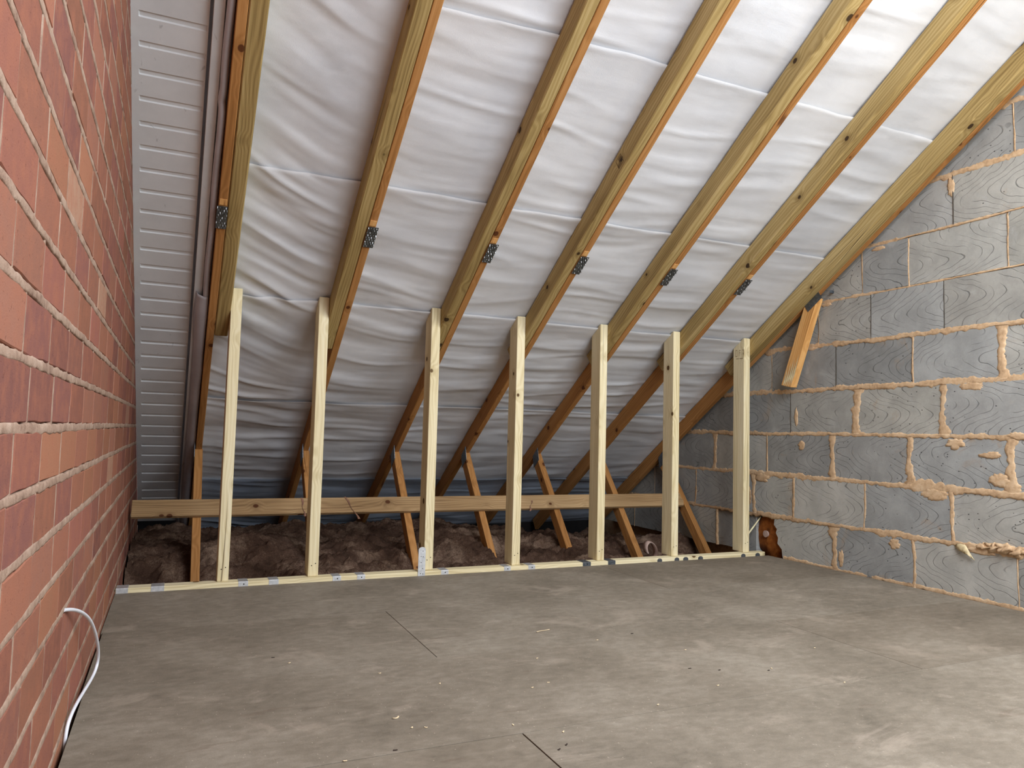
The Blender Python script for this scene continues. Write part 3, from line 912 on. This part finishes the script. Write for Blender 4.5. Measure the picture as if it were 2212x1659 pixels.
# knee wall: sole plate, studs
bm = prism_bm([(-0.1105, 0.0), (3.06, 0.0), (3.083, 0.012), (3.088, 0.063), (-0.1105, 0.063)], -0.0215, 0.0175, 0.0022, axes='xyz')
sole = bm_obj('sole_plate', bm, M['cls'], None)
tag(sole, 'long pale timber sole plate along the edge of the chipboard floor', 'sole plate')
HS = 1.205
SW, SD = 0.0428, 0.088
for i in range(7):
    xl = 0.2465 if i == 0 else SX[i] - SW - 0.0006
    yf = 0.0269
    ht = 1.207 if i == 0 else HS
    z0 = 0.0178
    # local x up the stud, local z depth, local y width
    poly = [(0, 0), (ht - z0, 0), (ht - z0, 0.010), (ht - z0 - TP * (SD - 0.010) * 1.0, SD), (0, SD)]
    bm = prism_bm(poly, 0, SW, 0.0032, axes='xzy', segs=2)
    o = bm_obj('wall_stud', bm, M['cls'], None)
    m_ = Matrix((Vector((0, 0, 1)), Vector((1, 0, 0)), Vector((0, 1, 0)))).transposed().to_4x4()
    m_.translation = (xl, yf, z0)
    o.matrix_basis = m_
    tag(o, ['pale upright stud nearest the brick wall', 'second pale upright stud from the brick wall', 'third pale upright stud, behind the upright perforated steel strip',
            'fourth pale upright stud, middle of the knee wall', 'fifth pale upright stud from the brick wall', 'sixth pale upright stud from the brick wall', 'pale upright stud nearest the block wall'][i], 'stud', 'knee wall studs')
    # nail heads near the foot
    for q, (zz, yy) in enumerate([(0.045, 0.014), (0.052, 0.030)]):
        bm = bmesh.new(); bmesh.ops.create_cone(bm, cap_ends=True, segments=8, radius1=0.0022, radius2=0.0018, depth=0.0012)
        n_ = bm_obj('nail_head', bm, M['dark'], o); n_.matrix_basis = Matrix.Translation((zz + 0.004 * random.random(), yy, -0.0002))

    if i == 6:
        # faded ink stamp on its left face
        bars = [(1.141, 0.089, 0.004, 0.016), (1.106, 0.089, 0.004, 0.016), (1.123, 0.097, 0.034, 0.003), (1.123, 0.082, 0.034, 0.003),
                (1.123, 0.066, 0.034, 0.003), (1.139, 0.060, 0.003, 0.012), (1.125, 0.061, 0.003, 0.009), (1.139, 0.036, 0.003, 0.017), (1.122, 0.029, 0.030, 0.003),
                (1.092, 0.080, 0.004, 0.022), (1.092, 0.050, 0.005, 0.026)]
        V, F = [], []
        for (zz, yy, hh, ww) in bars:
            b = len(V); u = zz - z0; d_ = yy - yf
            V += [(u - hh / 2, -0.0003, d_ - ww / 2), (u + hh / 2, -0.0003, d_ - ww / 2), (u + hh / 2, -0.0003, d_ + ww / 2), (u - hh / 2, -0.0003, d_ + ww / 2)]
            F.append((b, b + 1, b + 2, b + 3))
        mesh_obj('ink_stamp', V, F, M['ink'], o)
# binder board nailed across the webs
fdir = Vector((0, wdir.y, wdir.z))
pf = WTOP + wdir * ((WTOP.z - 0.272) / -wdir.z)         # top edge line on web front faces
nfront = Vector((0, wdir.z, -wdir.y))
if nfront.y > 0: nfront = -nfront
m_ = Matrix((Vector((1, 0, 0)), fdir, nfront)).transposed().to_4x4()
m_.translation = Vector((-0.1015, pf.y, pf.z)) + nfront * 0.0015
flip = m_.determinant() < 0
bm = prism_bm([(0, 0), (3.125, 0.001), (3.118, 0.03), (3.127, 0.052), (3.112, 0.092), (0.0, 0.092)], 0, 0.020, 0.0018, axes='xyz')
binder = bm_obj('binder_board', bm, M['binder'], None)
if flip:
    m_ = Matrix((Vector((1, 0, 0)), fdir, -nfront)).transposed().to_4x4(); m_.translation = Vector((-0.1015, pf.y, pf.z)) + nfront * 0.0215
binder.matrix_basis = m_
tag(binder, 'long horizontal brown board nailed across the slanting truss webs', 'board')

# ------------------------------------------------------------------ hanger straps on the sole plate
def bent_strap(x0, x1, folded=True, mat=None):
    t = 0.0012
    zt = 0.0175
    if folded:
        prof = [(0.064, zt), (0.0015, zt), (-0.0002, zt - 0.0015), (-0.0002, -0.0005), (-0.0002 - t, -0.0005), (-0.0002 - t, zt - 0.001), (0.0005, zt + t), (0.064, zt + t)]
        bm = prism_bm(prof, x0, x1, 0, axes='yzx')
    else:
        n = 8; w = (x1 - x0) / 2; xc = (x0 + x1) / 2
        poly = [(x0, -0.0005), (x1, -0.0005)] + [(xc + w * math.cos(a), 0.006 + 0.0105 * math.sin(a)) for a in [math.pi * k / n for k in range(n + 1)]]
        bm = prism_bm(poly, -0.0018, -0.0002, 0, axes='xzy')
    return bm
STR = [(-0.108, -0.067, 1, 'wide shiny steel strap at the brick wall end of the sole plate'), (0.011, 0.057, 1, 'wide shiny steel strap, second from the brick wall'),
       (0.326, 0.363, 1, 'steel strap on the sole plate just right of the first stud'), (0.443, 0.481, 1, 'steel strap midway between the first and second studs'),
       (0.700, 0.735, 1, 'steel strap on the sole plate just right of the second stud'), (0.803, 0.838, 1, 'second steel strap right of the second stud'),
       (1.181, 1.216, 1, 'steel strap on the sole plate just right of the third stud'), (1.490, 1.523, 1, 'steel strap on the sole plate just left of the fourth stud'),
       (1.615, 1.651, 1, 'steel strap on the sole plate just right of the fourth stud'), (1.911, 1.956, 1, 'steel strap on the sole plate just left of the fifth stud'),
       (2.055, 2.098, 1, 'steel strap at the foot of the fifth stud on its right'), (2.351, 2.380, 0, 'low rounded steel tab left of the sixth stud'),
       (2.459, 2.488, 0, 'rounded steel tab under the sixth stud'), (2.514, 2.546, 0, 'rounded steel tab right of the sixth stud'),
       (2.611, 2.642, 0, 'rounded steel tab between the last two studs'), (2.902, 2.931, 0, 'rounded steel tab under the last stud'),
       (3.002, 3.033, 0, 'rounded steel tab nearest the block wall')]
for i, (a, b, f, lab) in enumerate(STR):
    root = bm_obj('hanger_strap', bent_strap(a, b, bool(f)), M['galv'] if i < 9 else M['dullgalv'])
    tag(root, lab, 'steel strap', 'hanger straps on the sole plate')
    if i in (2, 4, 5, 6, 7, 8, 9):
        bm = bmesh.new(); bmesh.ops.create_cone(bm, cap_ends=True, segments=10, radius1=0.0026, radius2=0.0026, depth=0.0006)
        n_ = bm_obj('nail_hole', bm, M['dark'], root)
        n_.matrix_basis = Matrix.Translation(((a + b) / 2 + 0.002, -0.0017, 0.0085)) @ Matrix.Rotation(math.pi / 2, 4, 'X')

# perforated strip standing at the third stud
w = 0.0165; xc = 1.0885
poly = [(xc - w, -0.001), (xc + w, -0.001), (xc + w, 0.114)] + [(xc + w * 0.98 * math.cos(a), 0.114 + 0.012 * math.sin(a)) for a in [math.pi * k / 10 for k in range(1, 10)]] + [(xc - w, 0.114)]
bm = prism_bm(poly, -0.0035, -0.0018, 0, axes='xzy')
strip = bm_obj('perforated_strip', bm, M['galv'])
tag(strip, 'upright galvanised steel strip with nail holes leaning at the third stud', 'steel strip')
for k, (dx, z) in enumerate([(0.004, 0.108), (-0.004, 0.085), (0.005, 0.083), (-0.003, 0.058), (0.004, 0.032), (-0.005, 0.010), (0.006, 0.008)]):
    bm = bmesh.new(); bmesh.ops.create_cone(bm, cap_ends=True, segments=10, radius1=0.0019, radius2=0.0019, depth=0.0006)
    n_ = bm_obj('nail_hole', bm, M['dark'], strip)
    n_.matrix_basis = Matrix.Translation((xc + dx, -0.0037, z)) @ Matrix.Rotation(math.pi / 2, 4, 'X')

# ------------------------------------------------------------------ bonded gutter beside the brick wall
gut = empty('bonded_gutter', (0.0, 0, 0))
tag(gut, 'grey ribbed plastic gutter panel running down the slope beside the brick wall', 'gutter panel')
def slope_strip(name, pts, y0, y1, mat, parent, closed=True, n=1, smooth=False, fn=None):
    """cross-section pts (x, depth below membrane plane square to slope) swept down the slope"""
    V, F = [], []
    k = len(pts)
    for s in range(n + 1):
        y = y0 + (y1 - y0) * s / n
        for (x, d) in pts:
            dx, dd = fn(y, x, d) if fn else (0, 0)
            V.append((x + dx, y - SP * (d + dd), ROOF0 + DV - TP * y - CP * (d + dd)))
    for s in range(n):
        for j in range(k if closed else k - 1):
            a = s * k + j; b = s * k + (j + 1) % k
            F.append((a, b, b + k, a + k))
    if closed:
        F.append(tuple(range(k))[::-1]); F.append(tuple(n * k + j for j in range(k)))
    return mesh_obj(name, V, F, mat, parent, smooth)
GP = 0.0768
rows = []                      # (y, groove depth) down the slope
y = -0.872 - GP * 26
while y < 1.80:
    for dy, d in ((-0.0085, 0.0), (-0.0072, 1.0), (0.0062, 1.0), (0.0085, 0.0)):
        rows.append((y + dy, d if y < 1.62 else 0.0))
    y += GP
cols = [(-0.1118, 0), (-0.0905, 0), (-0.0875, 1), (0.0900, 1), (0.0925, 0), (0.0955, 0)]
V, F = [], []
for (yy, d) in rows:
    for (xx, on) in cols:
        dd = -0.0050 * d * on
        V.append((xx, yy - SP * dd, ROOF0 + DV - TP * yy - CP * dd))
    V.append((0.0960, yy + SP * 0.03, ROOF0 + DV - TP * yy + CP * 0.03))
kc = len(cols) + 1
for r_ in range(len(rows) - 1):
    for j in range(kc - 1):
        F.append((r_ * kc + j, r_ * kc + j + 1, (r_ + 1) * kc + j + 1, (r_ + 1) * kc + j))
mesh_obj('panel', V, F, M['grp'], gut)
slope_strip('edge_batten', [(0.1050, -0.02), (0.1050, 0.030), (0.1062, 0.032), (0.1345, 0.032), (0.136, 0.030), (0.136, -0.02)], -2.9, 1.75, M['grp'], gut)
# closes the slot behind the batten
slope_strip('back_flange', [(0.095, -0.034), (0.20, -0.034), (0.20, -0.03), (0.095, -0.03)], -2.9, 1.85, M['fold'], gut)

# rolled and folded underlay edge between batten and first truss
def roll(y, x, d):
    cr = 0.0022 * math.sin(y * 17) + 0.003 * (float(vnoise(np.array(y * 6.0), np.array(x * 40), 55)) - 0.5)
    for yc in (-0.71, 0.30, 0.38, 0.62, 0.95):
        cr -= 0.006 * math.exp(-((y - yc) / 0.018) ** 2)
    return (cr * 0.6, cr)
n = 10
pts = [(0.1490 + 0.0115 * math.cos(a), 0.046 + 0.018 * math.sin(a)) for a in [2 * math.pi * k / n for k in range(n)]]
rollo = slope_strip('underlay_roll', pts, -2.9, 1.7, M['fold'], None, True, 330, True, roll)
tag(rollo, 'long rolled grey membrane edge tucked beside the first truss', 'membrane roll')
# flap lapping over the batten lower down
def flap_fn(y, x, d):
    t = max(0.0, min(1.0, (y + 0.03) / 0.35))
    w_ = 0.004 * (float(vnoise(np.array(y * 9.0), np.array(x * 60), 66)) - 0.5)
    return (-0.022 * (1 - abs(2 * t - 1) * 0.4) * (1.0 if x < 0.14 else 0.0) + w_ * 0.5, w_)
pts = [(0.130, 0.0345), (0.138, 0.052), (0.148, 0.067), (0.158, 0.064), (0.1618, 0.045)]
fl = slope_strip('underlay_flap', pts, 0.035, 1.7, M['fold'], None, False, 120, True, flap_fn)
sm = fl.modifiers.new('thick', 'SOLIDIFY'); sm.thickness = 0.0008
tag(fl, 'grey membrane flap folded over the gutter edge batten low on the slope', 'membrane flap')

# ------------------------------------------------------------------ eaves: insulation, bits
xs = np.linspace(-0.105, 3.09, 460); ys = np.linspace(0.075, 1.88, 250)
X, Y = np.meshgrid(xs, ys)
h = fbm(X * 2.6, Y * 2.8, 500, 4, 0.55)
fold = 1 - np.abs(2 * fbm(X * 6 + fbm(X * 2, Y * 2, 512, 2) * 3, Y * 7, 510, 4, 0.6) - 1)
Z = -0.085 + 0.20 * (h - 0.30) + 0.055 * fold + 0.040 * (fbm(X * 19 + 2 * h, Y * 26, 520, 3, 0.6) - 0.5) + 0.018 * (1 - np.abs(2 * fbm(X * 34, Y * 60, 525, 2) - 1))
Z += np.interp(Y, [0.075, 0.30, 0.50, 0.75, 1.2, 1.9], [-0.10, -0.085, -0.035, 0.035, 0.01, -0.03])
Z += np.interp(X, [-0.1, 0.15, 0.6, 2.2, 2.5, 3.1], [-0.03, -0.02, 0.015, -0.005, -0.075, -0.10])
Z = np.minimum(Z, ROOF0 + DV - TP * Y - 0.02)
Xd = X + 0.02 * (fbm(X * 9, Y * 9, 530, 2) - 0.5); Yd = Y + 0.03 * (fbm(X * 9, Y * 9, 540, 2) - 0.5)
wool = grid_obj('insulation', np.stack([np.clip(Xd, -0.106, 3.095), np.maximum(Yd, 0.07), Z], -1), M['wool'])
tag(wool, 'brown glass wool insulation quilt lying in the dark eaves behind the studs', 'insulation', kind='stuff')

# curled strip of lagging by the sixth web
n = 22; V, F = [], []
for k in range(n + 1):
    a = -0.5 + 5.3 * k / n
    r_ = 0.030 + 0.004 * math.sin(a * 2)
    for (dr, yy) in ((0.0, 0.0), (0.007, 0.0), (0.007, 0.06), (0.0, 0.06)):
        V.append((-(r_ * 0.85 + dr) * math.cos(a), yy + 0.01 * math.sin(a), 0.034 + (r_ * 1.25 + dr) * math.sin(a)))
for k in range(n):
    for j in range(4):
        F.append((k * 4 + j, k * 4 + (j + 1) % 4, k * 4 + 4 + (j + 1) % 4, k * 4 + 4 + j))
F.append((0, 1, 2, 3)[::-1]); F.append(tuple(n * 4 + j for j in range(4)))
ringo = mesh_obj('lagging_curl', V, F, M['ring'], smooth=True, loc=(2.462, 0.20, -0.012))
ringo.rotation_euler = (0, 0, -0.25)
tag(ringo, 'small pale curl of pipe lagging behind the sole plate near the sixth stud', 'lagging')

# foam in the hole in the block wall
def blob(name, loc, r, sc, mat, seed, amp=0.35, sub=3):
    bm = bmesh.new(); bmesh.ops.create_icosphere(bm, subdivisions=sub, radius=1.0)
    for v in bm.verts:
        c = v.co
        k = 1 + amp * (float(vnoise(np.array(c.x * 2.1 + 9), np.array(c.y * 2.1 + c.z * 1.7 + 9), seed)) - 0.5) * 2
        v.co = Vector((c.x * sc[0], c.y * sc[1], c.z * sc[2])) * r * k
    return bm_obj(name, bm, mat, None, True, loc)
fo = blob('expanding_foam', (XR + 0.062, 0.02, 0.10), 1.0, (0.045, 0.10, 0.125), M['foam'], 3, 0.4)
tag(fo, 'orange-brown lump of foam filling the broken hole in the block wall', 'foam')
bm = bmesh.new(); bmesh.ops.create_cone(bm, cap_ends=True, segments=18, radius1=0.019, radius2=0.017, depth=0.012)
pc = bm_obj('pale_disc', bm, M['ring'], fo); pc.matrix_basis = Matrix.Translation((-0.046, 0.018, 0.012)) @ Matrix.Rotation(math.pi / 2, 4, 'Y')
bm = prism_bm([(0, 0), (0.135, 0.0), (0.137, 0.005), (0.0, 0.008)], 0, 0.006, 0.0008, axes='xzy')
st = bm_obj('wood_splinter', bm, M['ridge_splinter'])
st.matrix_basis = Matrix.Translation((3.032, 0.088, 0.100)) @ Matrix.Rotation(-math.radians(46), 4, 'Y')
tag(st, 'thin pale splinter leaning across the hole in the block wall', 'splinter')
# crumbly mortar and a rag of torn membrane in the first bed joint
for k, (yy, zz, r_) in enumerate([(-1.240, 0.229, 0.026), (-1.285, 0.233, 0.032), (-1.335, 0.224, 0.024), (-1.20, 0.222, 0.015)]):
    bl = blob('mortar_crumb', (XR - 0.004, yy, zz), r_, (0.55, 1.15, 0.62), M['mortar_block'], 20 + k, 0.85, 3)
    tag(bl, ['crumbling mortar lump in the middle of three on the lowest bed joint', 'largest crumbling mortar lump on the lowest bed joint', 'crumbling mortar lump nearest the camera on the lowest bed joint', 'smallest crumbling mortar lump, beside the torn film scrap'][k], 'mortar lump', 'mortar lumps on the lowest joint')
V, F = [], []
for i in range(9):
    for j in range(4):
        t = i / 8
        V.append((-0.004 - 0.012 * math.sin(t * 3) - 0.003 * ((i * j) % 3), -1.115 - 0.055 * t + 0.012 * j * (1 - t * 0.5), 0.218 - 0.012 * j * 0.2 - 0.045 * t * t + 0.010 * math.sin(t * 5 + j)))
for i in range(8):
    for j in range(3): F.append((i * 4 + j, i * 4 + j + 1, i * 4 + j + 5, i * 4 + j + 4))
rag = mesh_obj('plastic_rag', V, F, M['film'], smooth=True, loc=(XR, 0, 0))
sm = rag.modifiers.new('thick', 'SOLIDIFY'); sm.thickness = 0.0012
tag(rag, 'torn scrap of yellowish film caught in the lowest mortar joint', 'scrap')

# ------------------------------------------------------------------ white cable on the brick wall
cu = bpy.data.curves.new('cable', 'CURVE'); cu.dimensions = '3D'; cu.bevel_depth = 0.0036; cu.bevel_resolution = 4; cu.use_fill_caps = True
sp = cu.splines.new('NURBS')
CAB = [(0.0, -1.515, 0.280), (0.010, -1.46, 0.270), (0.020, -1.36, 0.240), (0.028, -1.25, 0.195), (0.034, -1.15, 0.130), (0.035, -1.08, 0.075),
       (0.032, -1.07, 0.040), (0.026, -1.13, 0.030), (0.020, -1.22, 0.034), (0.014, -1.31, 0.036), (0.009, -1.375, 0.030), (0.006, -1.40, 0.012), (0.005, -1.402, -0.02), (0.005, -1.40, -0.05)]
sp.points.add(len(CAB) - 1)
for q, (dx, y, z) in zip(sp.points, CAB):
    q.co = (XB - 0.0012 * y + dx, y, z, 1)
sp.order_u = 4; sp.use_endpoint_u = True; sp.resolution_u = 8
tmp = bpy.data.objects.new('tmp_cable', cu); COL.objects.link(tmp)
dg = bpy.context.evaluated_depsgraph_get()
me = bpy.data.meshes.new_from_object(tmp.evaluated_get(dg))
bpy.data.objects.remove(tmp)
me.materials.clear(); me.materials.append(M['cable'])
me.polygons.foreach_set('use_smooth', [True] * len(me.polygons))
cab = link(bpy.data.objects.new('cable', me))
tag(cab, 'white electrical cable looping out of the brick wall down to the floor gap', 'cable')

# ------------------------------------------------------------------ shavings and crumbs on the floor
def shaving(x, y, L, rot, lab, mat='shaving', w=0.003, curl=0.004):
    V, F = [], []
    n = 6
    for i in range(n + 1):
        t = i / n - 0.5
        for (dy, dz) in ((-w / 2, 0.0004), (w / 2, 0.0004), (w / 2, 0.0014), (-w / 2, 0.0014)):
            V.append((t * L, dy + 0.12 * L * math.sin(t * 4 + x * 7), dz + curl * abs(t) ** 2 * 2))
    for i in range(n):
        for j in range(4):
            F.append((i * 4 + j, i * 4 + (j + 1) % 4, i * 4 + 4 + (j + 1) % 4, i * 4 + 4 + j))
    F.append((3, 2, 1, 0)); F.append(tuple(n * 4 + j for j in range(4)))
    o = mesh_obj('wood_shaving' if mat == 'shaving' else 'crumb', V, F, M[mat], loc=(x, y, 0.0003))
    o.rotation_euler = (0, 0, rot)
    if mat == 'shaving': tag(o, lab, 'wood shaving', 'shavings on the chipboard floor')
    else: tag(o, lab, 'crumb', 'dark crumbs on the chipboard floor')
shaving(1.184, -1.001, 0.055, 0.35, 'longest pale wood sliver in the middle of the floor')
shaving(0.545, -1.540, 0.016, 0.5, 'pale bent shaving near the front left floor joint', w=0.004)
NTH = ['first', 'second', 'third', 'fourth', 'fifth', 'sixth', 'seventh', 'eighth', 'ninth', 'tenth', 'eleventh', 'twelfth', 'thirteenth', 'fourteenth', 'fifteenth', 'sixteenth', 'seventeenth', 'eighteenth']
FL = [(0.563, -1.604, 1.1), (0.592, -1.613, -0.4), (0.588, -1.230, 0.3), (0.38, -1.064, 0.8), (1.038, -1.255, 0.2), (0.919, -1.468, 0.1), (0.975, -1.448, -0.5),
                   (0.774, -1.668, 1.3), (0.86, -1.74, 0.4), (0.397, -1.713, 0.2), (1.38, -1.62, 0.3), (1.62, -1.56, 1.0), (1.5, -1.33, 0.1), (1.15, -1.68, 0.7), (1.9, -1.45, 0.2), (0.71, -1.36, 0.9), (1.3, -1.15, 0.5), (1.72, -1.72, 0.1)]
FL.sort(key=lambda t: project((t[0], t[1], 0))[0])
for k, (x, y, r_) in enumerate(FL):
    shaving(x, y, 0.007, r_, 'tiny pale wood flake on the chipboard floor, %s from the left' % NTH[k], w=0.0028, curl=0.001)
CR = [(0.50, -1.70, 0.2), (0.81, -1.815, 0.3), (0.835, -1.80, 0.4), (0.345, -1.00, 0.1), (1.40, -1.48, 0.2), (1.47, -1.52, 0.5), (1.6, -1.57, 0.3), (1.45, -1.12, 0.1)]
CR.sort(key=lambda t: project((t[0], t[1], 0))[0])
for k, (x, y, r_) in enumerate(CR):
    shaving(x, y, 0.008, r_, 'tiny dark crumb on the chipboard floor, %s from the left' % NTH[k], mat='crumb', w=0.003, curl=0.0)

# ------------------------------------------------------------------ bulb on a cord, out of view, added to warm the upper right
LP = Vector((2.35, -2.45, 2.12))
added_lamp = empty('added_pendant_lamp', (LP.x, LP.y, ZC)); tag(added_lamp, 'added bare warm bulb on a cord from the dormer ceiling, out of view', 'added_lamp')
bm = bmesh.new(); bmesh.ops.create_cone(bm, cap_ends=True, segments=10, radius1=0.004, radius2=0.004, depth=ZC - LP.z - 0.08)
bm_obj('added_cord', bm, M['cable'], added_lamp, True, (0, 0, -(ZC - LP.z - 0.08) / 2))
bm = bmesh.new(); bmesh.ops.create_cone(bm, cap_ends=True, segments=16, radius1=0.022, radius2=0.015, depth=0.05)
bm_obj('added_lamp_holder', bm, M['cable'], added_lamp, True, (0, 0, LP.z - ZC + 0.065))
mb = Mat('added_lit_bulb'); mb.b.inputs['Emission Color'].default_value = (1.0, 0.72, 0.42, 1); mb.b.inputs['Emission Strength'].default_value = 6.0
bm = bmesh.new(); bmesh.ops.create_uvsphere(bm, u_segments=16, v_segments=10, radius=0.032)
bm_obj('added_bulb', bm, mb.m, added_lamp, True, (0, 0, LP.z - ZC))
ld = bpy.data.lights.new('added_warm_light', 'POINT'); ld.energy = 15; ld.color = (1.0, 0.80, 0.50); ld.shadow_soft_size = 0.14
lo = bpy.data.objects.new('added_warm_light', ld); COL.objects.link(lo); lo.parent = added_lamp; lo.location = (0, 0, LP.z - ZC - 0.19)

# wisps of wool caught on the binder board
for (x, z, L, lean, lab) in [(0.665, 0.270, 0.085, 0.10, 'dark strand of wool hanging over the brown board left of the second stud'),
                             (0.885, 0.272, 0.105, 0.55, 'brown wisp of wool draped over the brown board right of the second stud'),
                             (1.955, 0.240, 0.055, -0.6, 'small brown wisp hanging on the brown board near the fourth stud')]:
    V, F = [], []
    n = 10
    for k in range(n + 1):
        t = k / n
        zz = z - L * t
        base = pf + wdir * ((pf.z - zz) / -wdir.z) + nfront * 0.0235
        xx = x + lean * L * t + 0.004 * math.sin(t * 9)
        ww = 0.0035 + 0.0025 * math.sin(t * 7 + x)
        V += [(xx - ww, base.y, base.z), (xx, base.y - 0.004, base.z + 0.002), (xx + ww, base.y, base.z)]
    for k in range(n):
        for j in range(2): F.append((k * 3 + j, k * 3 + j + 1, k * 3 + j + 4, k * 3 + j + 3))
    o = mesh_obj('wool_wisp', V, F, M['wisp'], smooth=True)
    tag(o, lab, 'wool wisp', 'wool wisps on the board')
